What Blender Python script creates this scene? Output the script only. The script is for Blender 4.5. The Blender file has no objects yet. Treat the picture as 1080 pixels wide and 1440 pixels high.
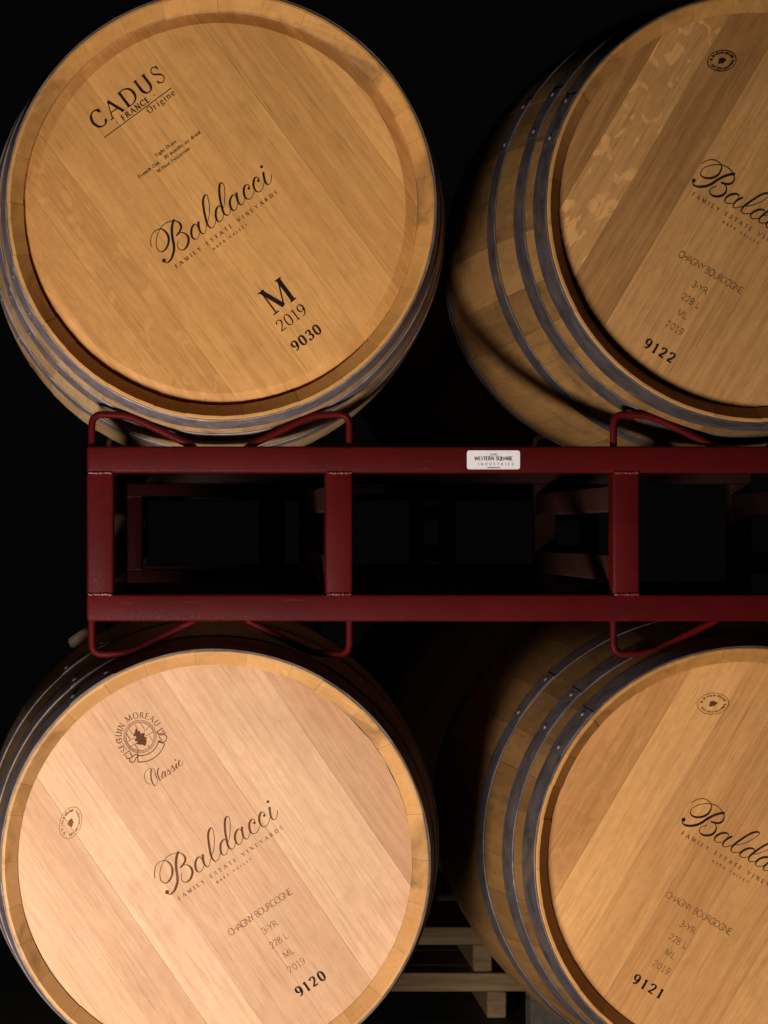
import bpy, bmesh, math, random
from mathutils import Vector, Matrix

# ------------------------------------------------------------------ camera, world, light
SC = bpy.context.scene
COL = SC.collection
H = 1.05                      # height of the optical axis above the floor (m)
FX, FY, PXM, DIST = 260.0, 748.0, 1000.0, 3.2   # photo pixel of the optical axis, px per metre at the barrel heads, camera distance

cam = bpy.data.cameras.new('camera')
cam.sensor_fit = 'HORIZONTAL'; cam.sensor_width = 36.0
cam.lens = PXM * DIST / 1080.0 * 36.0
cam.shift_x = (540.0 - FX) / 1080.0
cam.shift_y = (FY - 720.0) / 1080.0
cam.clip_end = 100.0
cam_o = bpy.data.objects.new('camera', cam); COL.objects.link(cam_o)
cam_o.location = (0, -DIST, H); cam_o.rotation_euler = (math.radians(90), 0, 0)
SC.camera = cam_o

W = bpy.data.worlds.new('World'); SC.world = W; W.use_nodes = True
W.node_tree.nodes['Background'].inputs[0].default_value = (0.95, 0.95, 1.0, 1)
W.node_tree.nodes['Background'].inputs[1].default_value = 0.0014

def area_light(name, loc, target, size, power, color):
    l = bpy.data.lights.new(name, 'AREA'); l.shape = 'DISK'; l.size = size; l.energy = power; l.color = color
    o = bpy.data.objects.new(name, l); COL.objects.link(o); o.location = loc
    o.rotation_euler = (Vector(target) - Vector(loc)).to_track_quat('-Z', 'Y').to_euler()
    return o
area_light('work_lamp', (-0.52, -1.55, 0.09), (0.32, 0.0, 0.95), 0.50, 76.0, (1.0, 0.95, 0.88))

SC.view_settings.view_transform = 'Standard'; SC.view_settings.look = 'None'
SC.view_settings.exposure = 0.0; SC.view_settings.gamma = 1.0
SC.render.engine = 'CYCLES'
SC.cycles.use_denoising = True
SC.cycles.max_bounces = 6

def px(x, y, depth=0.0):
    """photo pixel -> world point at a known depth behind the barrel heads"""
    k = (DIST + depth) / DIST / PXM
    return Vector(((x - FX) * k, depth, H + (FY - y) * k))

# ------------------------------------------------------------------ object helpers
def link(name, me, mat=None, parent=None, loc=None, rot=None):
    o = bpy.data.objects.new(name, me); COL.objects.link(o)
    if mat is not None and me is not None and not me.materials: me.materials.append(mat)
    if parent: o.parent = parent
    if loc: o.location = loc
    if rot: o.rotation_euler = rot
    return o
def mesh(name, verts, faces, sharp=None, smooth=False):
    me = bpy.data.meshes.new(name); me.from_pydata(verts, [], faces); me.update()
    if smooth:
        me.polygons.foreach_set('use_smooth', [True] * len(me.polygons))
        if sharp is not None: me.set_sharp_from_angle(angle=math.radians(sharp))
    return me
def tag(o, label, cat, group=None):
    o['label'] = label; o['category'] = cat
    if group: o['group'] = group
    return o
def empty(name, loc, rot=(0, 0, 0)):
    o = bpy.data.objects.new(name, None); COL.objects.link(o)
    o.location = loc; o.rotation_euler = rot; o.empty_display_size = 0.1
    return o
def fix_normals(me):
    bm = bmesh.new(); bm.from_mesh(me); bmesh.ops.recalc_face_normals(bm, faces=bm.faces); bm.to_mesh(me); bm.free()
    return me
def box_mesh(name, x0, x1, y0, y1, z0, z1, bev=0.003, seg=2, jitter=0.0, rng=None):
    bm = bmesh.new()
    bmesh.ops.create_cube(bm, size=1.0)
    for v in bm.verts:
        v.co = Vector((x0 + (v.co.x + .5) * (x1 - x0), y0 + (v.co.y + .5) * (y1 - y0), z0 + (v.co.z + .5) * (z1 - z0)))
        if rng: v.co += Vector([rng.uniform(-jitter, jitter) for _ in range(3)])
    if bev: bmesh.ops.bevel(bm, geom=list(bm.edges), offset=bev, segments=seg, affect='EDGES', profile=0.5)
    me = bpy.data.meshes.new(name); bm.to_mesh(me); bm.free()
    me.polygons.foreach_set('use_smooth', [True] * len(me.polygons)); me.set_sharp_from_angle(angle=math.radians(40))
    return me
def tube_mesh(name, pts, r, seg=10, rfun=None):
    pts = [Vector(p) for p in pts]; verts = []; faces = []
    up = Vector((0, 1, 0)); n = len(pts)
    for i, p in enumerate(pts):
        t = (pts[min(i + 1, n - 1)] - pts[max(i - 1, 0)]).normalized()
        a = t.cross(up)
        a = a.normalized() if a.length > 1e-4 else Vector((1, 0, 0))
        b = t.cross(a).normalized()
        rr = r * (rfun(i) if rfun else 1)
        for j in range(seg):
            w = 2 * math.pi * j / seg
            verts.append(p + a * math.cos(w) * rr + b * math.sin(w) * rr)
    for i in range(n - 1):
        for j in range(seg):
            faces.append((i * seg + j, i * seg + (j + 1) % seg, (i + 1) * seg + (j + 1) % seg, (i + 1) * seg + j))
    faces.append(tuple(range(seg))[::-1]); faces.append(tuple(range((n - 1) * seg, n * seg)))
    return fix_normals(mesh(name, verts, faces, 50, True))
def rounded(pts, rad, n=6):
    """polyline with its corners rounded"""
    pts = [Vector(p) for p in pts]; out = [pts[0]]
    for i in range(1, len(pts) - 1):
        a, b, c = pts[i - 1], pts[i], pts[i + 1]
        d1 = (a - b); d2 = (c - b)
        r1 = min(rad, d1.length * .45, d2.length * .45)
        p1 = b + d1.normalized() * r1; p2 = b + d2.normalized() * r1
        for k in range(n + 1):
            t = k / n
            out.append(p1 * (1 - t) ** 2 + b * 2 * t * (1 - t) + p2 * t * t)
    out.append(pts[-1])
    return out

# ------------------------------------------------------------------ materials
class NT:
    def __init__(s, name):
        s.m = bpy.data.materials.new(name); s.m.use_nodes = True
        s.t = s.m.node_tree; s.b = s.t.nodes['Principled BSDF']
    def n(s, typ, **kw):
        nd = s.t.nodes.new('ShaderNode' + typ)
        for k, v in kw.items():
            if k.startswith('_'): setattr(nd, k[1:], v)
            else: nd.inputs[k].default_value = v
        return nd
    def l(s, a, b): s.t.links.new(a, b)
    def coords(s, scale, rnd=True, kind='Object'):
        tc = s.n('TexCoord'); src = tc.outputs[kind]
        if rnd:
            oi = s.n('ObjectInfo'); mu = s.n('Math', _operation='MULTIPLY'); mu.inputs[1].default_value = 37.0
            s.l(oi.outputs['Random'], mu.inputs[0])
            ad = s.n('VectorMath', _operation='ADD'); s.l(src, ad.inputs[0]); s.l(mu.outputs[0], ad.inputs[1]); src = ad.outputs[0]
        mp = s.n('VectorMath', _operation='MULTIPLY'); s.l(src, mp.inputs[0]); mp.inputs[1].default_value = scale
        return mp.outputs[0]
    def noise(s, vec, scale=1.0, detail=3.0, rough=.55, dist=0.0):
        nd = s.n('TexNoise'); s.l(vec, nd.inputs['Vector'])
        nd.inputs['Scale'].default_value = scale; nd.inputs['Detail'].default_value = detail
        nd.inputs['Roughness'].default_value = rough; nd.inputs['Distortion'].default_value = dist
        return nd.outputs['Fac']
    def ramp(s, fac, stops, interp='LINEAR'):
        r = s.n('ValToRGB'); s.l(fac, r.inputs[0]); r.color_ramp.interpolation = interp
        e = r.color_ramp.elements
        while len(e) < len(stops): e.new(0.5)
        for el, (p, c) in zip(e, stops):
            el.position = p; el.color = (c, c, c, 1) if isinstance(c, (int, float)) else (*c, 1)
        return r.outputs[0]
    def mix(s, fac, a, b, mode='MIX'):
        m = s.n('Mix', _data_type='RGBA', _blend_type=mode)
        for sock, v in ((m.inputs[0], fac), (m.inputs[6], a), (m.inputs[7], b)):
            if hasattr(v, 'is_linked') or hasattr(v, 'links'): s.l(v, sock)
            elif isinstance(v, (int, float)): sock.default_value = v
            else: sock.default_value = (*v, 1)
        return m.outputs[2]
    def math(s, op, a, b=None):
        m = s.n('Math', _operation=op)
        for i, v in enumerate((a, b)):
            if v is None: continue
            if isinstance(v, (int, float)): m.inputs[i].default_value = v
            else: s.l(v, m.inputs[i])
        return m.outputs[0]
    def attr(s, name):
        a = s.n('Attribute', _attribute_type='OBJECT', _attribute_name=name); return a
    def bump(s, h, strength=.3, dist=.001):
        b = s.n('Bump'); b.inputs['Strength'].default_value = strength; b.inputs['Distance'].default_value = dist
        s.l(h, b.inputs['Height']); s.l(b.outputs[0], s.b.inputs['Normal'])
    def set(s, **kw):
        for k, v in kw.items():
            s.b.inputs[k.replace('_', ' ')].default_value = v

def oak_head(name, dark, light, extra=0.0):
    """quarter-sawn oak board; grain runs along local Z. Object properties: tone, fleck"""
    t = NT(name)
    fine = t.noise(t.coords((230, 60, 7)), 1, 4, .6)
    mid = t.noise(t.coords((34, 16, 2.6)), 1, 4, .6, 1.2)
    broad = t.noise(t.coords((9, 9, 4)), 1, 2, .5)
    curl = t.noise(t.coords((30, 30, 11)), 1, 4, .6, 1.6)
    f = t.math('ADD', t.math('MULTIPLY', fine, .64), t.math('MULTIPLY', mid, .40))
    f = t.math('ADD', f, t.math('MULTIPLY', curl, .3))
    f = t.math('ADD', f, t.math('MULTIPLY', broad, .25))
    f = t.math('SUBTRACT', f, .305)
    tone = t.math('MULTIPLY', t.attr('tone').outputs['Fac'], 2.0)
    f = t.math('ADD', f, tone)
    col = t.ramp(f, [(.12, dark), (.88, light)])
    # short dark pores
    pore = t.noise(t.coords((480, 100, 15)), 1, 2, .5)
    pf = t.ramp(pore, [(.60, 0.0), (.72, 1.0)])
    col = t.mix(t.math('MULTIPLY', pf, .36), col, tuple(c * .48 for c in dark))
    # soft mottling of the dressed surface
    mo = t.noise(t.coords((120, 60, 60)), 1, 5, .7)
    col = t.mix(t.math('MULTIPLY', t.ramp(mo, [(.38, 0.0), (.70, 1.0)]), .22), col, tuple(c * .78 for c in dark))
    # pale medullary ray flecks
    fl = t.noise(t.coords((50, 20, 36)), 1, 2, .4, 1.0)
    ff = t.ramp(fl, [(.58, 0.0), (.64, 1.0)])
    ff = t.math('MULTIPLY', t.math('MULTIPLY', ff, .62), t.attr('fleck').outputs['Fac'])
    col = t.mix(ff, col, tuple(min(1, c * 1.22) for c in light))
    # thin wandering growth lines
    wv = t.n('TexWave', _wave_type='BANDS', _bands_direction='X'); t.l(t.coords((15, 15, 1.9)), wv.inputs['Vector'])
    wv.inputs['Scale'].default_value = 1.0; wv.inputs['Distortion'].default_value = 7.0
    wv.inputs['Detail'].default_value = 2.0; wv.inputs['Detail Scale'].default_value = .8
    wf = t.ramp(wv.outputs['Fac'], [(.0, 1.0), (.22, 0.0)])
    col = t.mix(t.math('MULTIPLY', wf, .09), col, tuple(c * .6 for c in dark))
    # handling dirt
    dirt = t.ramp(t.noise(t.coords((6, 6, 6)), 1, 4, .6, .4), [(.56, 0.0), (.80, 1.0)])
    col = t.mix(t.math('MULTIPLY', dirt, .42), col, tuple(c * v for c, v in zip(dark, (.62, .68, .62))))
    t.l(col, t.b.inputs['Base Color'])
    t.set(Roughness=.62); t.b.inputs['Specular IOR Level'].default_value = .28
    h = t.math('SUBTRACT', t.math('MULTIPLY', fine, .5), pf)
    t.bump(h, .25, .0006)
    return t.m
def oak_stave(name, dark, light, vary=.30):
    """oak stave; grain runs along local Y"""
    t = NT(name)
    fine = t.noise(t.coords((190, 7, 190)), 1, 4, .6)
    mid = t.noise(t.coords((30, 2.2, 30)), 1, 3, .55, .6)
    cross = t.noise(t.coords((26, 160, 26)), 1, 3, .6)          # saw marks across the stave
    oi = t.n('ObjectInfo')
    f = t.math('ADD', t.math('MULTIPLY', fine, .40), t.math('MULTIPLY', mid, .45))
    f = t.math('ADD', f, t.math('MULTIPLY', cross, .18))
    f = t.math('ADD', f, t.math('MULTIPLY', t.math('SUBTRACT', oi.outputs['Random'], .5), vary))
    col = t.ramp(f, [(.16, dark), (.86, light)])
    st = t.ramp(t.noise(t.coords((7, 5, 7), False), 1, 5, .62, .8), [(.54, 0.0), (.72, 1.0)])
    col = t.mix(t.math('MULTIPLY', st, .70), col, (.045, .024, .011))
    t.l(col, t.b.inputs['Base Color']); t.set(Roughness=.58)
    t.b.inputs['Specular IOR Level'].default_value = .3
    t.bump(t.math('ADD', fine, t.math('MULTIPLY', cross, .5)), .22, .0006)
    return t.m
def steel(name, k):
    t = NT(name)
    n1 = t.noise(t.coords((26, 50, 26)), 1, 7, .72, .5)
    n2 = t.noise(t.coords((160, 160, 160)), 1, 3, .6)
    n3 = t.noise(t.coords((9, 9, 9)), 1, 3, .6, .5)
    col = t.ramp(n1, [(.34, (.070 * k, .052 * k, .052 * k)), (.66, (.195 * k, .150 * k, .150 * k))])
    rust = t.ramp(n3, [(.58, 0.0), (.72, 1.0)])
    col = t.mix(t.math('MULTIPLY', rust, .45), col, (.20, .125, .045))
    t.l(col, t.b.inputs['Base Color'])
    t.l(t.ramp(n2, [(.3, .52), (.7, .70)]), t.b.inputs['Roughness'])
    t.set(Metallic=.35); t.bump(n2, .12, .0006)
    return t.m
def red_paint(name='red_rack_paint', c0=(.046, .0018, .0020), c1=(.070, .0030, .0032)):
    t = NT(name)
    n1 = t.noise(t.coords((8, 8, 8)), 1, 5, .6)
    n2 = t.noise(t.coords((240, 240, 240), False), 1, 3, .6)
    n3 = t.noise(t.coords((34, 34, 34)), 1, 6, .7, .4)
    col = t.ramp(n1, [(.3, c0), (.7, c1)])
    col = t.mix(t.math('MULTIPLY', t.ramp(n3, [(.60, 0.0), (.72, 1.0)]), .5), col, (.035, .006, .005))
    sp = t.ramp(t.noise(t.coords((420, 420, 420), False), 1, 2, .5), [(.70, 0.0), (.76, 1.0)])
    col = t.mix(t.math('MULTIPLY', sp, .4), col, (.20, .05, .04))
    sm = t.ramp(t.noise(t.coords((5, 5, 16)), 1, 4, .6, .6), [(.58, 0.0), (.74, 1.0)])
    col = t.mix(t.math('MULTIPLY', sm, .55), col, (.016, .0035, .003))
    sc = t.ramp(t.noise(t.coords((18, 18, 260)), 1, 3, .6, .2), [(.69, 0.0), (.74, 1.0)])
    col = t.mix(t.math('MULTIPLY', sc, .35), col, (.16, .045, .038))
    # paint rubbed off along the edges
    bv = t.n('Bevel', Radius=.0035); bv.samples = 4
    ge = t.n('NewGeometry'); dp = t.n('VectorMath', _operation='DOT_PRODUCT')
    t.l(bv.outputs[0], dp.inputs[0]); t.l(ge.outputs['Normal'], dp.inputs[1])
    ed = t.ramp(dp.outputs['Value'], [(.80, 1.0), (.985, 0.0)])
    wn = t.ramp(t.noise(t.coords((70, 70, 70)), 1, 5, .7), [(.42, 0.0), (.60, 1.0)])
    col = t.mix(t.math('MULTIPLY', t.math('MULTIPLY', ed, wn), .8), col, (.22, .085, .065))
    t.l(col, t.b.inputs['Base Color'])
    t.l(t.ramp(n2, [(.3, .42), (.7, .62)]), t.b.inputs['Roughness'])
    t.b.inputs['Specular IOR Level'].default_value = .07
    t.bump(n2, .15, .0008)
    return t.m
def plain(name, col, rough=.6, metal=0.0, var=.25, scale=60):
    t = NT(name)
    n = t.noise(t.coords((scale, scale, scale)), 1, 4, .6)
    t.l(t.ramp(n, [(.3, tuple(c * (1 - var) for c in col)), (.7, tuple(min(1, c * (1 + var)) for c in col))]), t.b.inputs['Base Color'])
    t.set(Roughness=rough, Metallic=metal); t.bump(n, .12, .0008)
    if name.startswith('ink'):       # burnt or printed marks bite unevenly into the grain
        t.b.inputs['Specular IOR Level'].default_value = .08
        a1 = t.noise(t.coords((480, 60, 60)), 1, 3, .6); a2 = t.noise(t.coords((34, 34, 34)), 1, 3, .6)
        lo = {'ink_black': .72, 'ink_burnt_brown': .62, 'ink_faint_brown': .66}[name]
        t.l(t.ramp(t.math('ADD', t.math('MULTIPLY', a1, .5), t.math('MULTIPLY', a2, .5)), [(.36, lo), (.56, 1.0)]), t.b.inputs['Alpha'])
    return t.m
def concrete():
    t = NT('dark_concrete')
    n = t.noise(t.coords((5, 5, 5), False), 1, 8, .65)
    t.l(t.ramp(n, [(.3, (.05, .047, .045)), (.7, (.085, .08, .075))]), t.b.inputs['Base Color'])
    t.set(Roughness=.8); t.bump(n, .3, .004)
    return t.m
def raw_timber():
    t = NT('raw_timber')
    n = t.noise(t.coords((5, 60, 60)), 1, 5, .6, .4)
    d = t.noise(t.coords((12, 12, 12)), 1, 4, .6)
    col = t.ramp(n, [(.3, (.20, .112, .048)), (.7, (.40, .245, .115))])
    col = t.mix(t.math('MULTIPLY', t.ramp(d, [(.55, 0.0), (.75, 1.0)]), .6), col, (.09, .035, .02))
    t.l(col, t.b.inputs['Base Color']); t.set(Roughness=.8); t.bump(n, .4, .0015)
    return t.m

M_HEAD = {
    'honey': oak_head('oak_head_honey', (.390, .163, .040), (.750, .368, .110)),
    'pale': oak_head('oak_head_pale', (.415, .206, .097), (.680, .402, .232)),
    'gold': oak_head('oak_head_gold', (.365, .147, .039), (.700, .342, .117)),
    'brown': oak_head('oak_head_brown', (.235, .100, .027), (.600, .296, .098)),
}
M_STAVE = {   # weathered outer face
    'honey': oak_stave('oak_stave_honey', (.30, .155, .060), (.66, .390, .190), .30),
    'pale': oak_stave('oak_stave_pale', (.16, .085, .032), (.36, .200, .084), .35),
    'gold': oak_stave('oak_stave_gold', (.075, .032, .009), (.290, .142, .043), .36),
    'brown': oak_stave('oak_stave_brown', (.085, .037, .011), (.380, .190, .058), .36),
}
M_CHIME = {   # cut ends and bevel
    'honey': oak_stave('oak_chime_honey', (.34, .148, .036), (.66, .325, .095), .08),
    'pale': oak_stave('oak_chime_pale', (.37, .168, .050), (.62, .330, .125), .18),
    'gold': oak_stave('oak_chime_gold', (.32, .130, .028), (.58, .275, .075), .08),
    'brown': oak_stave('oak_chime_brown', (.24, .100, .024), (.50, .240, .068), .09),
}
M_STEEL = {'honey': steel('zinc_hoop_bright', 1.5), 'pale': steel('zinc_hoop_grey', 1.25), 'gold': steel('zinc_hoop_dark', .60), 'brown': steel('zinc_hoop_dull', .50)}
M_RIVET = plain('rivet_steel', (.22, .21, .21), .5, .7, .1)
M_RED = red_paint(); M_DULL = red_paint('dull_rack_paint', (.020, .0075, .0060), (.034, .0125, .0100))  # second paint: darker, browner red for the rear frame, rear rods and fork tubes
M_WELD = plain('weld_painted', (.12, .016, .015), .38, 0.0, .4, 300)
M_INK = {'black': plain('ink_black', (.012, .007, .006), .7, 0, .3, 400),
         'brown': plain('ink_burnt_brown', (.100, .036, .014), .8, 0, .35, 400),
         'faint': plain('ink_faint_brown', (.165, .070, .027), .8, 0, .35, 400)}
M_PLATE = plain('label_white', (.72, .66, .66), .45, 0, .06, 90)
M_BUNG = plain('bung_tan', (.20, .13, .085), .7)
M_OLD = plain('blackened_timber', (.05, .036, .024), .85, 0, .35); M_FLOOR = concrete(); M_TIMBER = raw_timber()

# ------------------------------------------------------------------ stroke lettering
def L(w, *p): return ('l', w, p)
def C(w, *p): return ('c', w, p)
G = {  # width, strokes; cap height 1.  weights: T thick, t thin, m by direction
 'A': (.78, [L('t', (0, 0), (.37, 1)), L('T', (.37, 1), (.78, 0)), L('t', (.13, .34), (.62, .34))]),
 'B': (.62, [L('T', (.08, 0), (.08, 1)), C('m', (.08, 1), (.38, .98), (.5, .77), (.36, .55), (.08, .53)), C('m', (.08, .53), (.42, .5), (.58, .27), (.42, .02), (.08, 0))]),
 'C': (.74, [C('m', (.72, .78), (.62, .95), (.42, 1.01), (.15, .88), (.02, .5), (.15, .12), (.42, -.01), (.62, .06), (.73, .24))]),
 'D': (.80, [L('T', (.1, 0), (.1, 1)), C('m', (.1, 1), (.45, .98), (.7, .8), (.78, .5), (.7, .2), (.45, .02), (.1, 0))]),
 'E': (.58, [L('T', (.08, 0), (.08, 1)), L('t', (0, .98), (.54, .98)), L('t', (.08, .52), (.42, .52)), L('t', (0, .02), (.57, .02))]),
 'F': (.54, [L('T', (.08, 0), (.08, 1)), L('t', (0, .98), (.54, .98)), L('t', (.08, .5), (.42, .5))]),
 'G': (.80, [C('m', (.72, .78), (.62, .95), (.42, 1.01), (.15, .88), (.02, .5), (.15, .12), (.42, -.01), (.6, .04), (.72, .14)), L('T', (.72, .1), (.72, .42)), L('t', (.5, .43), (.8, .43))]),
 'H': (.80, [L('T', (.08, 0), (.08, 1)), L('T', (.72, 0), (.72, 1)), L('t', (.08, .52), (.72, .52))]),
 'I': (.24, [L('T', (.12, 0), (.12, 1))]),
 'K': (.70, [L('T', (.08, 0), (.08, 1)), L('t', (.08, .45), (.6, 1)), L('T', (.28, .6), (.68, 0))]),
 'L': (.56, [L('T', (.08, 0), (.08, 1)), L('t', (0, .02), (.55, .02))]),
 'M': (1.0, [L('t', (.1, 0), (.1, 1)), L('T', (.1, 1), (.5, .06)), L('t', (.5, .06), (.9, 1)), L('T', (.9, 0), (.9, 1))]),
 'N': (.82, [L('t', (.1, 0), (.1, 1)), L('T', (.1, 1), (.74, 0)), L('t', (.74, 0), (.74, 1))]),
 'O': (.84, [C('m', (.42, 1.01), (.16, .9), (.03, .5), (.16, .1), (.42, -.01), (.68, .1), (.81, .5), (.68, .9), (.42, 1.01))]),
 'P': (.58, [L('T', (.08, 0), (.08, 1)), C('m', (.08, 1), (.42, .97), (.55, .74), (.42, .5), (.08, .47))]),
 'Q': (.84, [C('m', (.42, 1.01), (.16, .9), (.03, .5), (.16, .1), (.42, -.01), (.68, .1), (.81, .5), (.68, .9), (.42, 1.01)), L('T', (.5, .1), (.82, -.2))]),
 'R': (.70, [L('T', (.08, 0), (.08, 1)), C('m', (.08, 1), (.4, .97), (.52, .75), (.4, .53), (.08, .5)), L('T', (.3, .5), (.68, 0))]),
 'S': (.54, [C('s', (.48, .8), (.38, .97), (.22, 1.0), (.07, .88), (.08, .68), (.27, .53), (.45, .38), (.5, .18), (.36, .01), (.18, 0), (.03, .2))]),
 'T': (.68, [L('T', (.34, 0), (.34, 1)), L('t', (.02, .98), (.66, .98)), L('t', (.02, .98), (.02, .82)), L('t', (.66, .98), (.66, .82))]),
 'U': (.80, [C('m', (.12, 1), (.12, .6), (.13, .25), (.26, .04), (.44, -.01), (.6, .06), (.69, .25), (.70, .6), (.70, 1))]),
 'V': (.76, [L('T', (0, 1), (.4, 0)), L('t', (.4, 0), (.76, 1))]),
 'W': (1.06, [L('T', (0, 1), (.28, 0)), L('t', (.28, 0), (.53, 1)), L('T', (.53, 1), (.78, 0)), L('t', (.78, 0), (1.06, 1))]),
 'Y': (.72, [L('T', (0, 1), (.36, .48)), L('t', (.36, .48), (.72, 1)), L('T', (.36, 0), (.36, .5))]),
 '-': (.36, [L('t', (.04, .42), (.32, .42))]),
 '0': (.60, [C('m', (.3, 1.0), (.1, .85), (.04, .5), (.1, .15), (.3, 0), (.5, .15), (.56, .5), (.5, .85), (.3, 1.0))]),
 '1': (.40, [L('T', (.22, 0), (.22, 1)), L('t', (.03, .84), (.22, .98)), L('t', (.06, .01), (.38, .01))]),
 '2': (.58, [C('m', (.05, .76), (.12, .93), (.3, 1.0), (.48, .9), (.51, .7), (.38, .45), (.04, .03)), L('T2', (.04, .05), (.55, .05))]),
 '3': (.56, [C('m', (.06, .82), (.15, .96), (.3, 1.0), (.46, .9), (.46, .68), (.3, .54), (.2, .53)), C('m', (.2, .53), (.38, .52), (.52, .32), (.45, .08), (.25, 0), (.1, .04), (.04, .18))]),
 '8': (.58, [C('m', (.3, .54), (.1, .65), (.1, .88), (.3, 1.0), (.48, .88), (.48, .66), (.3, .54), (.08, .38), (.06, .13), (.28, 0), (.5, .13), (.5, .38), (.3, .54))]),
 '9': (.58, [C('m', (.52, .62), (.4, .42), (.22, .4), (.06, .55), (.07, .85), (.28, 1.0), (.48, .88), (.54, .6), (.46, .25), (.28, .03), (.08, .05))]),
 'a': (.50, [C('m', (.08, .5), (.2, .64), (.36, .58), (.4, .4), (.4, .12), (.5, .02)), C('m', (.4, .38), (.15, .3), (.04, .14), (.16, 0), (.4, .14))]),
 'c': (.48, [C('m', (.44, .5), (.3, .65), (.1, .52), (.03, .3), (.12, .06), (.3, 0), (.45, .13))]),
 'd': (.56, [L('T', (.46, 0), (.46, 1)), C('m', (.46, .5), (.28, .65), (.08, .5), (.04, .3), (.1, .08), (.28, 0), (.46, .14))]),
 'e': (.50, [L('t', (.05, .36), (.46, .36)), C('m', (.46, .36), (.42, .58), (.26, .65), (.08, .5), (.03, .3), (.12, .06), (.3, 0), (.46, .14))]),
 'g': (.54, [C('m', (.24, .65), (.08, .5), (.1, .28), (.26, .22), (.42, .34), (.4, .55), (.24, .65)), C('m', (.16, .24), (.08, .08), (.4, .02), (.5, -.14), (.3, -.32), (.08, -.24), (.06, -.08), (.2, .02))]),
 'h': (.58, [L('T', (.08, 0), (.08, 1)), C('m', (.08, .45), (.24, .64), (.42, .6), (.48, .4), (.48, 0))]),
 'i': (.24, [L('T', (.12, 0), (.12, .64)), L('T', (.12, .84), (.12, .94))]),
 'k': (.54, [L('T', (.08, 0), (.08, 1)), L('t', (.08, .26), (.45, .64)), L('T', (.22, .4), (.52, 0))]),
 'm': (.88, [L('T', (.08, 0), (.08, .64)), C('m', (.08, .45), (.22, .64), (.38, .6), (.44, .4), (.44, 0)), C('m', (.44, .45), (.58, .64), (.74, .6), (.8, .4), (.8, 0))]),
 'n': (.58, [L('T', (.08, 0), (.08, .64)), C('m', (.08, .45), (.24, .64), (.42, .6), (.48, .4), (.48, 0))]),
 'o': (.54, [C('m', (.27, .65), (.08, .5), (.03, .32), (.1, .08), (.27, 0), (.44, .08), (.51, .32), (.44, .55), (.27, .65))]),
 'r': (.42, [L('T', (.08, 0), (.08, .64)), C('t', (.08, .4), (.2, .6), (.38, .62))]),
 's': (.42, [C('s', (.36, .52), (.24, .65), (.08, .56), (.1, .4), (.28, .28), (.37, .14), (.22, 0), (.04, .1))]),
 't': (.36, [C('T', (.14, .86), (.14, .4), (.16, .1), (.24, 0), (.34, .06)), L('t', (0, .62), (.34, .62))]),
 'x': (.52, [L('T', (.02, .64), (.5, 0)), L('t', (.5, .64), (.02, 0))]),
 ' ': (.36, []),
}
def catmull(p, n=7):
    p = [Vector((a, b)) for a, b in p]
    if len(p) < 3: return p
    closed = (p[0] - p[-1]).length < 1e-6
    q = ([p[-2]] + p + [p[1]]) if closed else ([p[0] * 2 - p[1]] + p + [p[-1] * 2 - p[-2]])
    out = []
    for i in range(1, len(q) - 2):
        a, b, c, d = q[i - 1:i + 3]
        for k in range(n):
            t = k / n
            out.append(.5 * ((2 * b) + (c - a) * t + (2 * a - 5 * b + 4 * c - d) * t * t + (3 * b - a - 3 * c + d) * t ** 3))
    out.append(p[-1])
    return out
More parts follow.
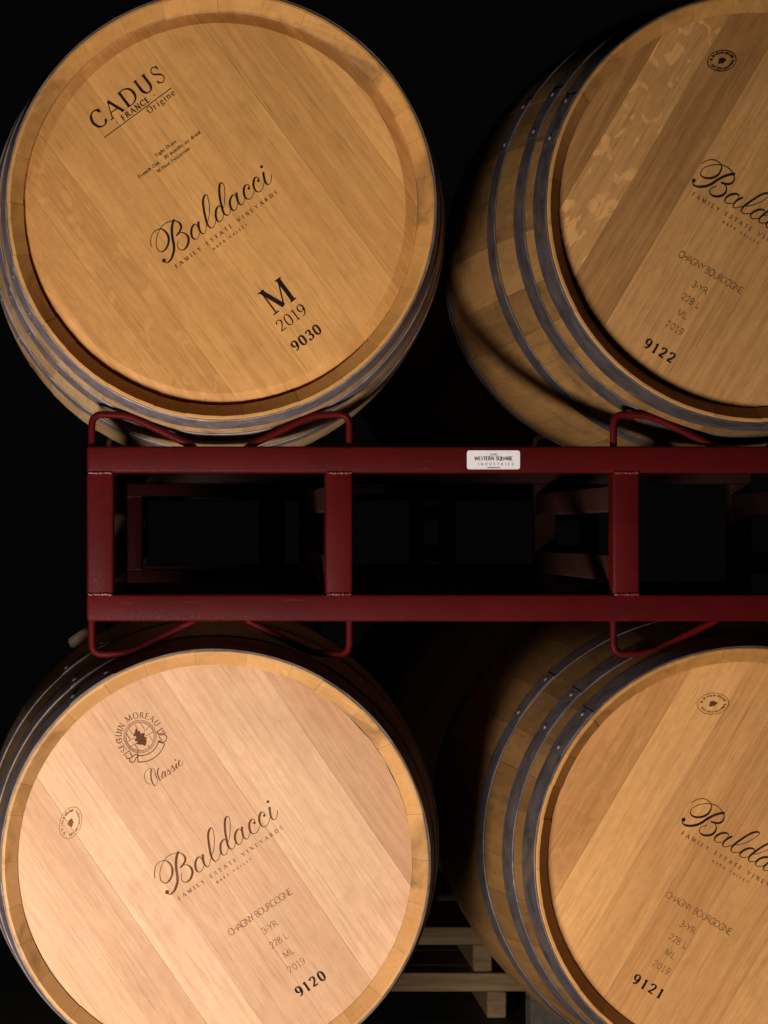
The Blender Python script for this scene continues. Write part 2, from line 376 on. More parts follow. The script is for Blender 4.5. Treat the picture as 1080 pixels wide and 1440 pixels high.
class Ink:
    """collects flat ribbons (u, v) on a barrel head; build() makes one thin mesh"""
    def __init__(s): s.v = []; s.f = []; s.k = 0
    def ribbon(s, pts, wid):
        n = len(pts)
        if n < 2: return
        base = len(s.v); z = s.k * 2.0e-6; s.k = (s.k + 1) % 60
        for i, p in enumerate(pts):
            t = pts[min(i + 1, n - 1)] - pts[max(i - 1, 0)]
            if t.length < 1e-9: t = Vector((1, 0))
            t.normalize(); nn = Vector((-t.y, t.x)); w = wid[i] / 2 if not isinstance(wid, (int, float)) else wid / 2
            s.v += [(*(p + nn * w), z), (*(p - nn * w), z)]
        for i in range(n - 1):
            a = base + 2 * i; s.f.append((a, a + 1, a + 3, a + 2))
    def poly(s, pts):
        base = len(s.v); z = s.k * 2.0e-6; s.k = (s.k + 1) % 60
        s.v += [(p[0], p[1], z) for p in pts]; s.f.append(tuple(range(base, base + len(pts))))
    def disc(s, c, r, n=12): s.poly([(c[0] + r * math.cos(2 * math.pi * i / n), c[1] + r * math.sin(2 * math.pi * i / n)) for i in range(n)])
    def glyph(s, ch, h, thick, thin, serif, place):
        w, strokes = G[ch]
        low = ch.islower()
        for kind, wt, p in strokes:
            pts = [Vector(a) for a in p] if kind == 'l' else catmull(p)
            wid = []
            for i in range(len(pts)):
                t = pts[min(i + 1, len(pts) - 1)] - pts[max(i - 1, 0)]
                t = t.normalized() if t.length > 1e-9 else Vector((1, 0))
                vy = abs(t.y)
                q = {'T': thick, 't': thin, 'T2': thick * .62, 'm': thin + (thick - thin) * vy ** 1.7,
                     's': thin + (thick - thin) * max(0.0, t.x * -t.y * 2 + .25 if False else (1 - vy) ** .8 if .25 < pts[i].y / (.66 if low else 1) < .78 else 0)}[wt]
                wid.append(q * h)
            s.ribbon([place(a * h) for a in pts], wid)
            if serif:
                ends = []
                if kind == 'l' or ch in 'U':
                    ends = [pts[0], pts[-1]]
                for e in ends:
                    d = pts[-1] - pts[0]
                    if kind == 'l' and abs(d.y) < .7 * (.6 if low else 1): continue
                    top = .64 if low else 1.0
                    for yy in ((0.0,) if ch in 'AMNhmnrk' and False else (0.0, top, 1.0)):
                        if abs(e.y - yy) < .02 and ch not in 'EFLBDPR1' or (abs(e.y - yy) < .02 and ch in 'FPR' and yy == 0) or (abs(e.y - yy) < .02 and ch in 'BDEL' and yy in (0, 1)):
                            if ch in 'MN' and yy == 0 and abs(e.x - .5) < .3 and wt in 'tT' and ch == 'M': continue
                            if ch == 'A' and yy == 1: continue
                            if ch in 'VW' and yy == 0: continue
                            hw = serif
                            s.ribbon([place(Vector((e.x - hw, yy + (.012 if yy == 0 else -.012))) * h), place(Vector((e.x + hw, yy + (.012 if yy == 0 else -.012))) * h)], thin * h)
                            break
                if ch in 'CGS':
                    s.ribbon([place(Vector((pts[0].x, pts[0].y - .06)) * h), place(Vector((pts[0].x + .01, .99)) * h)], thin * h * .9)
                    if ch != 'G' and ch != 'C': s.ribbon([place(Vector((pts[-1].x, .02)) * h), place(Vector((pts[-1].x, pts[-1].y + .06)) * h)], thin * h * .9)
    def text(s, txt, cx, v, h, width=None, thick=.13, thin=.05, serif=.1, track=.1, squash=1.0):
        """centred at cx, baseline at v; width fits the advance by letter spacing"""
        ws = [G[c][0] * squash for c in txt]
        if width is not None:
            track = (width / h - sum(ws)) / max(1, len(txt) - 1)
        tot = sum(ws) + track * (len(txt) - 1)
        x = -tot / 2 * h
        for c, w in zip(txt, ws):
            x0 = x
            s.glyph(c, h, thick, thin, serif, lambda a: Vector((cx + x0 + a.x * squash, v + a.y)))
            x += (w + track) * h
    def arc_text(s, txt, c, r, a0, a1, h, thick, thin, serif):
        n = len(txt)
        ws = [G[ch][0] for ch in txt]; tot = sum(ws); pos = 0
        for i, ch in enumerate(txt):
            f = (pos + ws[i] / 2) / tot; pos += ws[i]
            a = math.radians(a0 + (a1 - a0) * f)
            ux = Vector((math.sin(a), -math.cos(a))); uy = Vector((math.cos(a), math.sin(a)))
            o = Vector(c) + uy * r
            s.glyph(ch, h, thick, thin, serif, lambda q, o=o, ux=ux, uy=uy, w=ws[i]: o + ux * (q.x - w * h / 2) + uy * q.y)
    def build(s, mat, parent, y):
        vv = [(u, y - z, v) for u, v, z in s.v]
        o = link('lettering', fix_front(mesh('lettering', vv, s.f)), mat, parent)
        return o
def fix_front(me):
    bm = bmesh.new(); bm.from_mesh(me)
    for f in bm.faces:
        f.normal_update()
        if f.normal.y > 0: f.normal_flip()
    bm.to_mesh(me); bm.free(); return me

# script strokes traced from the photograph: zoom pixels -> head (u, v) metres
def tracer(x0, y0, zs, cx, cy, roll):
    c, s_ = math.cos(math.radians(roll)), math.sin(math.radians(roll))
    def f(x, y):
        dx = (x0 + x / zs - cx) / 1000; dy = (cy - y0 - y / zs) / 1000
        return Vector((c * dx + s_ * dy, -s_ * dx + c * dy))
    return f
SA = tracer(205, 280, 10.8, 311, 289, 36.6); SB = tracer(290, 220, 10.8, 311, 289, 36.6)
SCRIPT = [
 (SA, 1.0, [(80, 700), (72, 600), (90, 510), (150, 445), (230, 420), (300, 465), (342, 540), (342, 640), (300, 730), (235, 770), (175, 730), (155, 640), (170, 530), (215, 420), (290, 340), (380, 302), (440, 298), (500, 320), (536, 380), (520, 450), (465, 525)]),
 (SA, 1.1, [(465, 525), (510, 485), (570, 478), (630, 520), (652, 590), (630, 680), (575, 738), (520, 738), (485, 690), (490, 600)]),
 (SA, 1.15, [(430, 275), (405, 340), (395, 450), (405, 560), (425, 660), (425, 760), (390, 870), (330, 935), (275, 925)]),
 (SA, 1.0, [(792, 390), (760, 345), (715, 375), (692, 450), (705, 540), (752, 580), (800, 550), (822, 480)]),
 (SA, 1.0, [(800, 305), (810, 400), (835, 465), (880, 495), (910, 465), (920, 400), (935, 330), (965, 230), (972, 100), (960, 0), (940, -80), (915, -105), (885, -70), (872, 10), (885, 120), (910, 250), (935, 340), (975, 395), (1010, 405), (1050, 360), (1070, 280)]),
 (SB, 1.0, [(245, 760), (215, 715), (180, 730), (152, 790), (152, 880), (175, 940), (215, 955), (250, 920), (268, 850), (262, 760), (275, 720), (285, 640), (288, 520), (275, 400), (240, 360), (210, 390), (203, 470), (212, 590), (240, 720), (265, 810), (300, 850), (335, 858), (365, 815), (380, 740)]),
 (SB, 1.0, [(465, 590), (440, 550), (405, 555), (370, 620), (368, 700), (395, 765), (435, 785), (470, 750), (487, 670)]),
 (SB, 1.0, [(465, 510), (475, 590), (495, 660), (530, 695), (560, 690), (585, 640), (592, 590)]),
 (SB, 1.0, [(650, 455), (662, 420), (640, 390), (605, 400), (580, 450), (582, 530), (605, 590), (650, 612), (690, 595), (720, 550), (735, 490)]),
 (SB, 1.0, [(800, 340), (808, 305), (780, 275), (745, 290), (727, 350), (730, 420), (760, 480), (805, 502), (850, 475), (880, 410), (890, 350)]),
 (SB, 1.0, [(877, 195), (885, 260), (905, 340), (940, 385), (975, 375), (998, 320), (1003, 235)]),
]
def script(ink, strokes, off, thick=.0031, thin=.00095, dots=()):
    for f, wt, p in strokes:
        raw = catmull(p, 6)
        wid = []
        for i in range(len(raw)):
            t = raw[min(i + 1, len(raw) - 1)] - raw[max(i - 1, 0)]
            t = t.normalized() if t.length > 1e-9 else Vector((1, 0))
            wid.append(thin + (thick * wt - thin) * max(0.0, t.y) ** 1.6)
        wid = [sum(wid[max(0, i - 2):i + 3]) / len(wid[max(0, i - 2):i + 3]) for i in range(len(wid))]
        ink.ribbon([f(q.x, q.y) + Vector(off) for q in raw], wid)
    for f, x, y, r in dots: ink.disc(f(x, y) + Vector(off), r)
def winery(ink, off):
    script(ink, SCRIPT, off, dots=[(SA, 275, 905, .0029), (SB, 850, 115, .0021), (SB, 655, 445, .0019), (SB, 802, 328, .0019)])
def winery_small(ink, off):
    u, v = off
    ink.text('FAMILY ESTATE VINEYARDS', -.012 + u, -.0315 + v, .0054, .178, .20, .09, .14)
    ink.text('NAPA VALLEY', -.014 + u, -.0425 + v, .0036, .060, .20, .12, 0)

# ------------------------------------------------------------------ barrels
LEN, R0, RB = .87, .3010, .3520
def RAD(y): return R0 + (RB - R0) * (1 - ((y - LEN / 2) / (LEN / 2)) ** 2)
HEAD_Y, HEAD_R, HEAD_FLAT = .0258, .2800, .2625
def stave_mesh(a0, a1, rng):
    dy = rng.uniform(-.0005, .0005); dr = rng.uniform(-.0004, .0004)
    ys = [.0012, .012, .03, .055, .085, .125, .17, .23, .3, .37, .435]
    ys = ys + [LEN - y for y in reversed(ys[:-1])]
    prof = [(0.0, R0 - .0014)] + [(y, RAD(y)) for y in ys] + [(LEN, R0 - .0014)]
    prof += [(LEN - .0, R0 - .0045), (LEN - .024, .2780), (LEN - .055, .2765)]
    prof += [(y, RAD(y) - .0275) for y in (.75, .62, .435, .25, .12)]
    prof += [(.055, .2790), (.0240, .2800), (.0, R0 - .0045)]
    n = len(prof); g = .00014
    verts = []; faces = []; m = 4
    for j in range(m):
        f = j / (m - 1)
        for (y, r) in prof:
            e0 = a0 + g / r; e1 = a1 - g / r
            a = e0 + (e1 - e0) * f
            yy = y + (dy if y < .1 else 0); rr = r + dr
            verts.append((rr * math.cos(a), yy, rr * math.sin(a)))
    for j in range(m - 1):
        for i in range(n):
            faces.append((j * n + i, j * n + (i + 1) % n, (j + 1) * n + (i + 1) % n, (j + 1) * n + i))
    faces.append(tuple(range(n))); faces.append(tuple(range((m - 1) * n, m * n))[::-1])
    me = mesh('stave', verts, faces, 25, True)
    for p in me.polygons:      # slot 1: cut front end and bevel
        if p.index < n * (m - 1) and (p.index % n) in (0, n - 1, n - 2): p.material_index = 1
    return fix_normals(me)
HOOPS = [(.0016, .0430), (.0770, .1160), (.2010, .2380)]
HOOPS = HOOPS + [(LEN - b, LEN - a) for a, b in reversed(HOOPS)]
def hoop_mesh(y0, y1, arc=None, lift=0.0, seg=160):
    th = .0021; n = 5
    prof = [(y0 + (y1 - y0) * i / n, .00035) for i in range(n + 1)]
    o = [(y0 + (y1 - y0) * (n - i) / n, th) for i in range(n + 1)]
    o[0] = (y1 - .0007, th); o[-1] = (y0 + .0006, th)
    prof += [(y1, th * .6)] + o + [(y0, th * .6)]
    a0, a1 = arc if arc else (0, 2 * math.pi)
    m = seg if not arc else 24
    verts = []; faces = []; k = len(prof)
    for j in range(m if not arc else m + 1):
        a = a0 + (a1 - a0) * j / m
        wob = .00025 * math.sin(a * 7 + y0 * 90) + .0002 * math.sin(a * 13 + y0 * 40)
        for y, t in prof:
            r = RAD(y) + t + lift + (wob if t > .0004 else 0)
            verts.append((r * math.cos(a), y, r * math.sin(a)))
    rows = m if not arc else m + 1
    for j in range(m):
        for i in range(k):
            j2 = (j + 1) % rows
            faces.append((j * k + i, j * k + (i + 1) % k, j2 * k + (i + 1) % k, j2 * k + i))
    if arc: faces += [tuple(range(k)), tuple(range(m * k, m * k + k))[::-1]]
    return fix_normals(mesh('hoop', verts, faces, 35, True))
def dome_mesh(r, h):
    verts = []; faces = []; n = 10
    for i in range(4):
        w = math.pi / 2 * i / 4
        for j in range(n):
            a = 2 * math.pi * j / n
            verts.append((r * math.cos(w) * math.cos(a), r * math.cos(w) * math.sin(a), h * math.sin(w)))
    verts.append((0, 0, h))
    for i in range(3):
        for j in range(n): faces.append((i * n + j, i * n + (j + 1) % n, (i + 1) * n + (j + 1) % n, (i + 1) * n + j))
    for j in range(n): faces.append((3 * n + j, 3 * n + (j + 1) % n, 4 * n))
    return mesh('rivet', verts, faces, 60, True)
RIVET = dome_mesh(.0042, .0026)
HOOP_ME = {}
def board_mesh(u0, u1, y, cham):
    """one board of the head, grain along Z, with the chamfered rim"""
    g = .00012; u0 += g; u1 -= g
    Re, Rf = HEAD_R, HEAD_FLAT
    cols = [u0 + (u1 - u0) * i / 10 for i in range(11)]
    rows = []
    for u in cols:
        u_ = max(-Re * .9998, min(Re * .9998, u))
        ve = math.sqrt(max(1e-9, Re * Re - u_ * u_)); vf = math.sqrt(max(0.0, Rf * Rf - u_ * u_))
        vs = [-ve] + [-vf + (-ve + vf) * t for t in (.5,)] + [-vf, -vf / 3, vf / 3, vf, vf + (ve - vf) * .5, ve]
        rows.append([(u_, v) for v in vs])
    verts = []; faces = []; k = 8
    def dep(u, v):
        r = math.hypot(u, v); return y + max(0.0, (r - Rf) / (Re - Rf)) * cham
    for r_ in rows:
        for u, v in r_: verts.append((u, dep(u, v), v))
    nb = len(verts)
    for r_ in rows:
        for u, v in r_: verts.append((u, y + .022, v))
    m = len(rows)
    for i in range(m - 1):
        for j in range(k - 1):
            a = i * k + j
            faces.append((a, a + 1, a + k + 1, a + k)); faces.append((nb + a, nb + a + k, nb + a + k + 1, nb + a + 1))
    for i in range(m - 1):
        faces.append((i * k, (i + 1) * k, nb + (i + 1) * k, nb + i * k)); a = i * k + k - 1; faces.append((a, nb + a, nb + a + k, a + k))
    for j in range(k - 1):
        faces.append((j, nb + j, nb + j + 1, j + 1)); a = (m - 1) * k + j; faces.append((a, a + 1, nb + a + 1, nb + a))
    return fix_normals(mesh('head_board', verts, faces, 12, True))
def bung_mesh():
    prof = [(0, .019), (.016, .021), (.024, .020), (.028, .016), (.028, 0.0001)]
    verts = []; faces = []; n = 20
    for h, r in prof:
        for j in range(n): verts.append((r * math.cos(2 * math.pi * j / n), r * math.sin(2 * math.pi * j / n), h))
    for i in range(len(prof) - 1):
        for j in range(n): faces.append((i * n + j, i * n + (j + 1) % n, (i + 1) * n + (j + 1) % n, (i + 1) * n + j))
    return mesh('bung', verts, faces, 35, True)
BUNG = bung_mesh()

def make_barrel(head, roll, yaw, wood, seams, tones, seed, hoop_ang, label, detail=True, flecks=None, cham=.0015):
    """head: world point of the front centre; local axis Y runs back into the stack"""
    rng = random.Random(seed)
    rot = (0, math.radians(-roll), math.radians(yaw))
    e = empty('wine_barrel', head, rot)
    tag(e, label, 'barrel', None)
    n = 30; ws = [rng.uniform(.72, 1.32) for _ in range(n)]; tot = sum(ws); a = rng.uniform(0, 1)
    for w in ws:
        b = a + w / tot * 2 * math.pi
        link('stave', stave_mesh(a, b, rng), M_STAVE[wood], e).data.materials.append(M_CHIME[wood]); a = b
    for i, (y0, y1) in enumerate(HOOPS):
        if i not in HOOP_ME: HOOP_ME[i] = hoop_mesh(y0, y1)
        h = link('hoop', HOOP_ME[i].copy(), M_STEEL[wood], e)
        h.rotation_euler = (0, rng.uniform(0, 6.28), 0) if False else (0, 0, 0)
        if i > 2 and not detail: continue
        ca = math.radians(hoop_ang - roll) + rng.uniform(-.05, .05)
        lap = link('hoop_lap', hoop_mesh(y0 + .0006, y1 - .0006, (ca - .125, ca + .125), .0011), M_STEEL[wood], h)
        for da in (-.093, .093):
            ym = (y0 + y1) / 2; r = RAD(ym) + .0030
            nrm = Vector((math.cos(ca + da), 0, math.sin(ca + da)))
            link('rivet', RIVET, M_RIVET, h, nrm * r + Vector((0, ym, 0)), nrm.to_track_quat('Z', 'Y').to_euler())
    us = [-HEAD_R + .0004] + seams + [HEAD_R - .0004]
    for i in range(len(us) - 1):
        o = link('head_board', board_mesh(us[i], us[i + 1], HEAD_Y + rng.uniform(-.0005, .0004), cham), M_HEAD[wood], e)
        o['tone'] = float(tones[i]); o['fleck'] = float(flecks[i] if flecks else .15)
    back = mesh('back_head', [(.277 * math.cos(t * math.pi / 24), LEN - .031 - d, .277 * math.sin(t * math.pi / 24)) for d in (0, .022) for t in range(48)],
                [tuple(range(48)), tuple(range(48, 96))[::-1]] + [(i, 48 + i, 48 + (i + 1) % 48, (i + 1) % 48) for i in range(48)])
    o = link('back_head', fix_normals(back), M_HEAD[wood], e); o['tone'] = 0.0; o['fleck'] = 0.0
    link('bung', BUNG, M_BUNG, e, (0, LEN / 2, RB - .008))
    return e
YT = HEAD_Y - .0008
def word(parent, mat, fn):
    ink = Ink(); fn(ink); return ink.build(M_INK[mat], parent, YT)
def oval_stamp(ink, c, a, b, ang, heavy=1.0):
    """oval cooper's mark: rim, ring of tiny illegible marks, leaf in the middle"""
    ca, sa = math.cos(math.radians(ang)), math.sin(math.radians(ang))
    T = lambda x, y: Vector((c[0] + ca * x - sa * y, c[1] + sa * x + ca * y))
    for k, w in ((1.0, .0006),): ink.ribbon([T(a * k * math.cos(t * math.pi / 32), b * k * math.sin(t * math.pi / 32)) for t in range(65)], w * heavy)
    rg = random.Random(5)
    for t in list(range(12, 170, 9)) + list(range(200, 345, 9)):
        r = math.radians(t)
        if rg.random() < .12: continue
        for q in range(2):
            k0, k1 = rg.uniform(.66, .74), rg.uniform(.80, .88); r2 = r + rg.uniform(-.05, .05)
            ink.ribbon([T(a * k0 * math.cos(r2), b * k0 * math.sin(r2)), T(a * k1 * math.cos(r2 + .03), b * k1 * math.sin(r2 + .03))], .0007 * heavy)
    leaf = [(-.006, -.003), (-.003, -.0042), (-.001, -.003), (.0015, -.0040), (.003, -.002), (.006, -.001), (.0055, .002), (.003, .0022), (.0015, .0042), (-.001, .003), (-.003, .004), (-.0045, .001)]
    for i in range(len(leaf)):
        p, q = leaf[i], leaf[(i + 1) % len(leaf)]
        ink.poly([T(0, 0), T(p[0], p[1]), T(q[0], q[1])])
def stock_block(e, off, name_ink, ys, us, number, nu, nv, wid_c):
    """cooper / volume / year block under the winery name"""
    word(e, name_ink, lambda k: winery(k, off))
    word(e, 'faint' if name_ink == 'brown' else 'brown', lambda k: winery_small(k, off))
    u0, u1, vc = wid_c
    def block(k):
        k.text('CHAGNY BOURGOGNE', (u0 + u1) / 2, vc - .0045, .0092, u1 - u0, .085, .085, 0)
        for s_, u, v, w in zip(('3-YR', '228 L', 'ML', '2019'), us, ys, (.024, .029, .016, .027)):
            k.text(s_, u, v - .0045, .0094, w, .085, .085, 0)
    word(e, 'faint', block)
    word(e, 'black', lambda k: k.text(number, nu, nv - .007, .0138, .046, .24, .10, .15))

P = lambda x, y: px(x, y)
# upper left -------------------------------------------------------
b1 = make_barrel(P(311, 289), 36.6, 0.4, 'honey', [-.205, -.143, -.045, .052, .135, .227],
                 [-.03, -.06, .01, .07, .05, -.01, .13], 11, 205,
                 'oak barrel stamped 9030 resting on top of the red rack', flecks=[.12, .25, .12, .0, .0, .0, .05], cham=.0100)
def cadus(k):
    k.text('CADUS', -.0135, .1925, .0245, .121, .15, .055, .12)
    k.ribbon([Vector((-.0735, .1782)), Vector((.0455, .1782))], .0011)
    k.text('- FRANCE -', -.0135, .1810, .0080, .068, .19, .10, .12)
    k.text('Origine', .0215, .1675, .0088, .046, .13, .06, .1)
word(b1, 'black', cadus)
def small3(k):
    k.text('Tight Grain', -.0126, .1120, .0048, .036, .16, .08, .1)
    k.text('French Oak - 30 months air dried', -.0135, .1020, .0048, .107, .16, .08, .1)
    k.text('M Heat Extraction', -.0136, .0925, .0048, .056, .16, .08, .1)
word(b1, 'black', small3)
word(b1, 'black', lambda k: winery(k, (0, 0)))
word(b1, 'brown', lambda k: winery_small(k, (0, 0)))
def vintage(k):
    k.text('M', -.0105, -.1665, .0375, None, .165, .05, .13)
    k.text('2019', -.0125, -.1925, .0165, .046, .11, .05, .12)
    k.text('9030', -.0125, -.2265, .0140, .046, .22, .10, .1)
word(b1, 'black', vintage)
# upper right ------------------------------------------------------
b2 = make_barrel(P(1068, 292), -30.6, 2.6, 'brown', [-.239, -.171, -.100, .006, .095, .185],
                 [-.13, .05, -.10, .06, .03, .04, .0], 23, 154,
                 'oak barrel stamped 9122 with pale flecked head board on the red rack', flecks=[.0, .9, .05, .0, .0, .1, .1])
stock_block(b2, (.0135, .003), 'black', (-.135, -.158, -.180, -.2025), (-.0107, -.012, -.013, -.013), '9122', -.015, -.241, (-.061, .044, -.108))
word(b2, 'black', lambda k: oval_stamp(k, (-.1476, .158), .0205, .0145, 40, 1.7))
# lower left -------------------------------------------------------
b3 = make_barrel(P(303, 1216), 34.5, 0.6, 'pale', [-.205, -.140, -.075, .000, .087, .209],
                 [.02, -.05, .09, -.01, -.02, .08, -.10], 37, 124,
                 'pale oak barrel stamped 9120 with round cooper seal, under the red rack', flecks=[.0] * 7)
stock_block(b3, (.029, .0155), 'brown', (-.120, -.143, -.165, -.186), (.0115, .0113, .013, .012), '9120', .0136, -.2186, (-.041, .066, -.0945))
SE = tracer(150, 990, 10.8, 303, 1216, 34.5); CL = tracer(195, 1055, 15.43, 303, 1216, 34.5)
CLASSIC = [
 (CL, .55, [(265, 775), (200, 770), (140, 700), (120, 600), (150, 500), (220, 445), (290, 428), (340, 460), (365, 560), (380, 640)]),
 (CL, 1.0, [(275, 450), (262, 540), (270, 650), (300, 750), (340, 810), (380, 800), (402, 700), (385, 600), (340, 560)]),
 (CL, 1.0, [(425, 420), (410, 520), (430, 620), (470, 695), (500, 660)]),
 (CL, 1.0, [(575, 500), (530, 510), (505, 580), (510, 640), (545, 640), (570, 560), (575, 500), (575, 580), (600, 610), (622, 560)]),
 (CL, 1.0, [(622, 560), (632, 455), (645, 490), (680, 520), (680, 560), (640, 572)]),
 (CL, 1.0, [(690, 520), (725, 372), (745, 420), (780, 450), (768, 490), (730, 500)]),
 (CL, 1.0, [(790, 440), (815, 330), (820, 400), (840, 435), (868, 400)]),
 (CL, 1.0, [(920, 262), (895, 250), (870, 300), (880, 370), (920, 380), (958, 330), (965, 260)]),
]
word(b3, 'brown', lambda k: script(k, CLASSIC, (0, 0), .0018, .0006, dots=[(CL, 800, 250, .0011)]))
def seal(k):
    c = SE(505, 518)
    Z = lambda pts: [SE(x, y) for x, y in pts]
    for r, w in ((.0232, .00055), (.0217, .0005), (.0199, .0008)):
        k.ribbon([c + Vector((r * math.cos(t * math.pi / 36), r * math.sin(t * math.pi / 36))) for t in range(73)], w)
    for ln in ([(330, 400), (420, 520)], [(430, 340), (470, 420)], [(510, 315), (570, 400)], [(560, 440), (650, 365)], [(590, 510), (705, 445)], [(640, 500), (700, 590)],
               [(300, 600), (430, 530)], [(340, 680), (450, 620)], [(430, 640), (490, 735)], [(290, 470), (350, 560)], [(620, 650), (660, 700)]):
        k.ribbon(Z(ln), .0007)
    leaf = [(430, 410), (455, 400), (470, 440), (500, 430), (515, 480), (550, 460), (580, 470), (570, 520), (610, 530), (600, 560), (605, 600), (595, 650), (570, 660), (540, 640), (520, 645), (480, 640), (440, 630), (470, 600), (420, 580), (420, 560), (450, 540), (440, 510), (405, 500), (410, 470), (430, 450)]
    cc = SE(515, 550)
    for i in range(len(leaf)): k.poly([cc, SE(*leaf[i]), SE(*leaf[(i + 1) % len(leaf)])])
    k.arc_text('SEGUIN MOREAU', c, .0262, 190.5, -4.5, .0082, .15, .07, .1)
    pa = lambda r, a0, a1: [c + Vector((r * math.cos(math.radians(a0 + (a1 - a0) * i / 16)), r * math.sin(math.radians(a0 + (a1 - a0) * i / 16)))) for i in range(17)]
    rot = -34.5
    k.ribbon(pa(.0272, -100 + rot, -16 + rot), .0013); k.ribbon(pa(.0362, -95 + rot, -15 + rot), .0013)
    for s_ in ([(470, 785), (470, 910)], [(770, 600), (870, 620)],
               [(470, 780), (420, 800), (390, 830), (345, 850), (345, 900), (380, 920), (420, 900), (440, 850), (468, 820)],
               [(345, 850), (300, 860), (295, 820), (250, 800), (340, 735), (365, 790), (390, 830)],
               [(780, 590), (840, 570), (800, 530), (790, 480), (850, 470), (915, 520), (900, 580), (860, 605), (790, 595)],
               [(760, 450), (845, 390), (855, 440), (895, 460), (840, 500), (780, 470), (760, 450)]):
        k.ribbon(Z(s_), .0013)
word(b3, 'brown', seal)
word(b3, 'faint', lambda k: oval_stamp(k, (-.137, .162), .0230, .0150, 37.5, 1.0))
# lower right ------------------------------------------------------
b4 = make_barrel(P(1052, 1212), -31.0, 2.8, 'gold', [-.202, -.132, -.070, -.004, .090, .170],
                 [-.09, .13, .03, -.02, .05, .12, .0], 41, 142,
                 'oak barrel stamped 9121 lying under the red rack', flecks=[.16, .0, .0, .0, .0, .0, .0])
stock_block(b4, (.007, .0165), 'black', (-.123, -.1467, -.168, -.1905), (-.0185, -.020, -.0205, -.022), '9121', -.0245, -.223, (-.069, .039, -.0975))
word(b4, 'brown', lambda k: oval_stamp(k, (-.1506, .167), .0225, .0150, 36, 1.1))

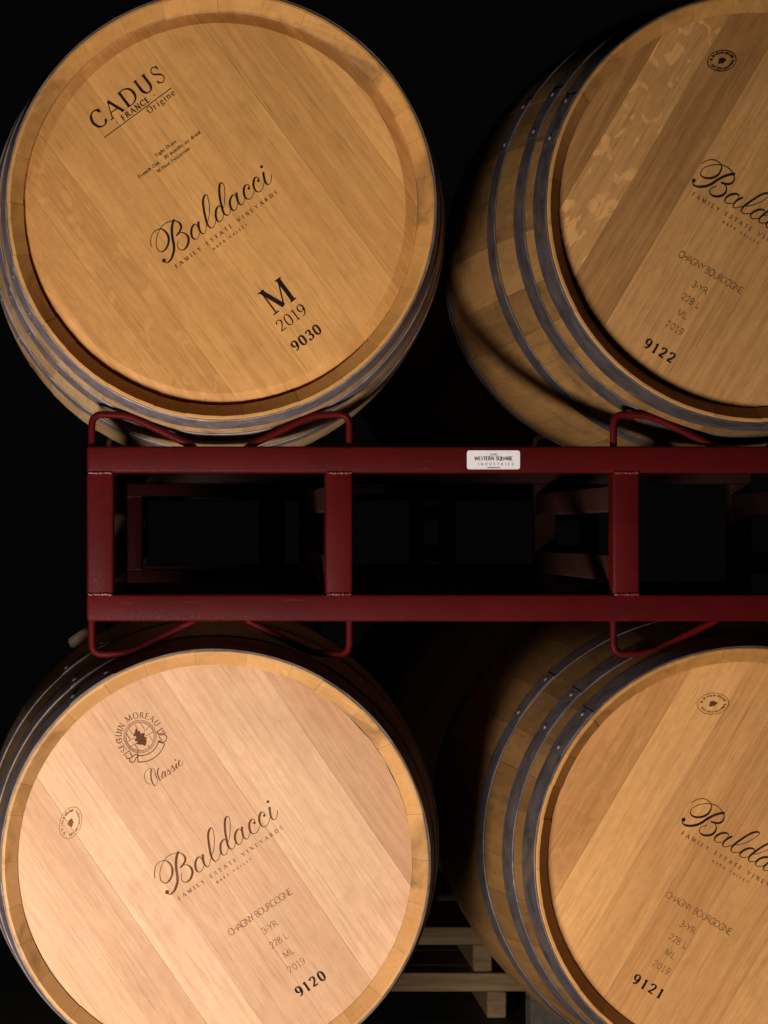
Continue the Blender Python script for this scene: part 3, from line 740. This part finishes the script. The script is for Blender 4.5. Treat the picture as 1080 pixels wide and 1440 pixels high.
# ------------------------------------------------------------------ racks
RACK_Y = .052                               # front face of the rack behind the head plane
def at(x, y): return px(x, y, RACK_Y)
RX0, RX1 = at(122, 0).x, at(122, 0).x + 1.132
ZT1, ZT0 = at(0, 627.5).z, at(0, 665).z      # upper bar
ZB1, ZB0 = at(0, 836).z, at(0, 874).z        # lower bar
RZ = ZB0                                     # rack base
TB = .0385                                   # tube size
RD = .766                                    # rack depth
def make_rack(upper=True, lower=True, sticker=True):
    e = empty('barrel_rack', (RX0, RACK_Y, RZ))
    w = RX1 - RX0; zb0, zb1, zt0, zt1 = 0.0, ZB1 - RZ, ZT0 - RZ, ZT1 - RZ
    posts = [(0.0, TB), (at(458, 0).x - RX0, at(496, 0).x - RX0)]
    posts += [(w - b, w - a) for a, b in reversed(posts)]
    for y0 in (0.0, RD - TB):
        mt = M_RED if y0 == 0 else M_DULL
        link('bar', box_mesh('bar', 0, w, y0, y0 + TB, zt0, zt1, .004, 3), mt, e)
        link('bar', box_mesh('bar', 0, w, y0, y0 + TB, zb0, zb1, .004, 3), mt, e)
        for a, b in posts:
            link('post', box_mesh('post', a, b, y0 + .0006, y0 + TB - .0006, zb1 - .0012, zt0 + .0012, .004, 3), mt, e)
            if y0 == 0:
                for z in (zb1, zt0):
                    rg = random.Random(int(a * 999 + z * 77))
                    n = 22
                    pts = [(a + .002 + (b - a - .004) * i / n, y0 - .0004, z + rg.uniform(-.0006, .0006)) for i in range(n + 1)]
                    link('weld_bead', tube_mesh('weld_bead', pts, .0021, 8, lambda i: rg.uniform(.7, 1.25)), M_WELD, e)
    for a, b in posts:
        for z0, z1 in ((.0185 + zb1, .0185 + zb1 + .037), (zt0 - .0185 - .037, zt0 - .0185)):
            link('fork_tube', box_mesh('fork_tube', a + .001, b - .001, TB - .001, RD - TB + .001, z0, z1, .003, 2), M_DULL, e)
    # cradle rods: a bent steel loop on each side of every barrel seat
    XL, XR = at(128, 0).x - RX0, at(493, 0).x - RX0
    mid = (XL + XR) / 2
    seats = [mid, w - mid]
    for sgn, on in ((1, upper), (-1, lower)):
        if not on: continue
        zbase = zt1 - .003 if sgn > 0 else zb0 + .003
        ztop = (at(0, 583.5).z if sgn > 0 else at(0, 919.5).z) - RZ
        for y0 in (TB / 2 - .004, RD - TB / 2 + .004):
            for s in seats:
                for side in (-1, 1):
                    x = lambda p: s + side * (mid - (at(p, 0).x - RX0))
                    pts = [(x(128.5), y0, zbase), (x(128.5), y0, ztop + sgn * .002), (x(180), y0, ztop), (x(272), y0, zbase + sgn * .003), (x(278), y0, zbase - sgn * .006)]
                    link('cradle_rod', tube_mesh('cradle_rod', rounded(pts, .017, 6), .0052, 12), M_RED if y0 < .3 else M_DULL, e)
    if sticker:
        x0, x1 = at(656.5, 0).x - RX0, at(731, 0).x - RX0; z0, z1 = at(0, 660).z - RZ, at(0, 633.5).z - RZ
        ring = []; rc = .0034
        for cx_, cz_, a_ in ((x1 - rc, z1 - rc, 0), (x0 + rc, z1 - rc, 90), (x0 + rc, z0 + rc, 180), (x1 - rc, z0 + rc, 270)):
            ring += [(cx_ + rc * math.cos(math.radians(a_ + d)), cz_ + rc * math.sin(math.radians(a_ + d))) for d in (0, 22, 45, 68, 90)]
        nr = len(ring)
        me = fix_normals(mesh('label_plate', [(x, -.0019, z) for x, z in ring] + [(x, .0005, z) for x, z in ring],
                              [tuple(range(nr)), tuple(range(nr, 2 * nr))[::-1]] + [(i, nr + i, nr + (i + 1) % nr, (i + 1) % nr) for i in range(nr)]))
        pl = link('label_plate', me, M_PLATE, e)
        k = Ink(); xm = (x0 + x1) / 2; zc = (z0 + z1) / 2
        k.text('WESTERN SQUARE', xm, zc - .0005, .0050, .054, .24, .13, 0)
        o = k.build(M_INK['black'], pl, -.00225)
        k = Ink(); k.text('INDUSTRIES', xm + .003, zc - .0078, .0034, .050, .16, .12, 0)
        for yy, wd, x_ in ((.0080, .009, 0), (.0056, .015, 0), (-.0112, .018, 0)):
            rg = random.Random(int(yy * 1e4)); q = -wd / 2
            while q < wd / 2:
                d = rg.uniform(.0006, .0014)
                k.ribbon([Vector((xm + q, zc + yy)), Vector((xm + q + d, zc + yy + rg.uniform(-.0002, .0002)))], .0014 if yy != .0056 else .0005); q += d + .0004
        k.build(M_INK['brown'], pl, -.00225)
    return e
def copy_tree(o, parent=None, skip=()):
    c = o.copy(); COL.objects.link(c); c.parent = parent
    for ch in list(o.children):
        if ch.name.split('.')[0] not in skip: copy_tree(ch, c, skip)
    return c
rack = tag(make_rack(), 'red painted steel barrel rack with white maker plate between the oak barrels', 'rack')
ROW2 = 2.2
rack2 = copy_tree(rack); rack2.location.y += ROW2
tag(rack2, 'red steel rack in the dark row behind, seen through the front rack', 'rack')
rear = []
for src, lab in ((b2, 'shadowed oak barrel in the row behind, above the rear rack'), (b4, 'shadowed oak barrel in the row behind, below the rear rack')):
    c = copy_tree(src, None, ('lettering',)); c.location.y += ROW2; tag(c, lab, 'barrel'); rear.append(c)
def make_cradle(barrel, lab):
    """low timber chocks that carry a barrel of the bottom tier"""
    zc = barrel.location.z; yaw = barrel.rotation_euler.z
    e = empty('barrel_cradle', (barrel.location.x, barrel.location.y, 0), (0, 0, yaw)); tag(e, lab, 'cradle')
    for y in (.145, LEN - .185):
        r = RAD(y + .02) + .0005; zb = zc - r
        link('cross_beam', box_mesh('cross_beam', -.17, .17, y, y + .045, zb - .075, zb - .001, .003, 1), M_OLD, e)
        for s in (-1, 1):
            x0, x1 = sorted((s * .125, s * .17))
            link('leg', box_mesh('leg', x0, x1, y + .002, y + .043, 0.0, zb - .0755, .003, 1), M_OLD, e)
            vs = []
            for yy in (y + .001, y + .044):
                vs += [(s * .07, yy, zb - .001), (s * .17, yy, zb - .001), (s * .17, yy, zc - math.sqrt(r * r - .17 ** 2) - .0005), (s * .07, yy, zc - math.sqrt(r * r - .07 ** 2) - .0005)]
            link('chock', fix_normals(mesh('chock', vs, [(0, 1, 2, 3), (4, 5, 6, 7), (0, 1, 5, 4), (1, 2, 6, 5), (2, 3, 7, 6), (3, 0, 4, 7)])), M_OLD, e)
    return e
make_cradle(b3, 'low timber cradle under the pale oak barrel with the round seal')
make_cradle(b4, 'low timber cradle in front of the pallets, under the darker lower front barrel')
make_cradle(rear[1], 'low timber cradle under the shadowed lower rear barrel')

# ------------------------------------------------------------------ pallets behind the lower barrels
def make_pallet(x0, x1, y0, y1, z, seed, lab):
    rg = random.Random(seed); e = empty('wooden_pallet', (x0, y0, z)); tag(e, lab, 'pallet', None)
    w, d = x1 - x0, y1 - y0
    for f in (0.0, .34, .66, 1.0):
        yy = f * (d - .085)
        link('deck_board', box_mesh('deck_board', rg.uniform(-.006, .006), w + rg.uniform(-.006, .006), yy, yy + .085, .058, .0985, .003, 1, .0015, rg), M_TIMBER, e)
    for xx in (0.02, w * .5, w - .12):
        link('stringer', box_mesh('stringer', xx, xx + .041, .004, d - .004, 0.0, .0585, .003, 1, .001, rg), M_TIMBER, e)
    return e
PY = 1.70
pa_ = px(764, 0, PY).x
make_pallet(pa_ - .92, pa_, PY, PY + .36, .001, 3, 'raw timber pallet standing on the floor behind the lower barrels')
make_pallet(pa_ - .99, pa_ - .03, PY + .004, PY + .355, .1005, 4, 'raw timber pallet stacked on top of another pallet behind the lower barrels')

# ------------------------------------------------------------------ ground
fl = link('floor', mesh('floor', [(-6, -4, 0), (6, -4, 0), (6, 8, 0), (-6, 8, 0)], [(0, 1, 2, 3)]), M_FLOOR)
fl['kind'] = 'structure'
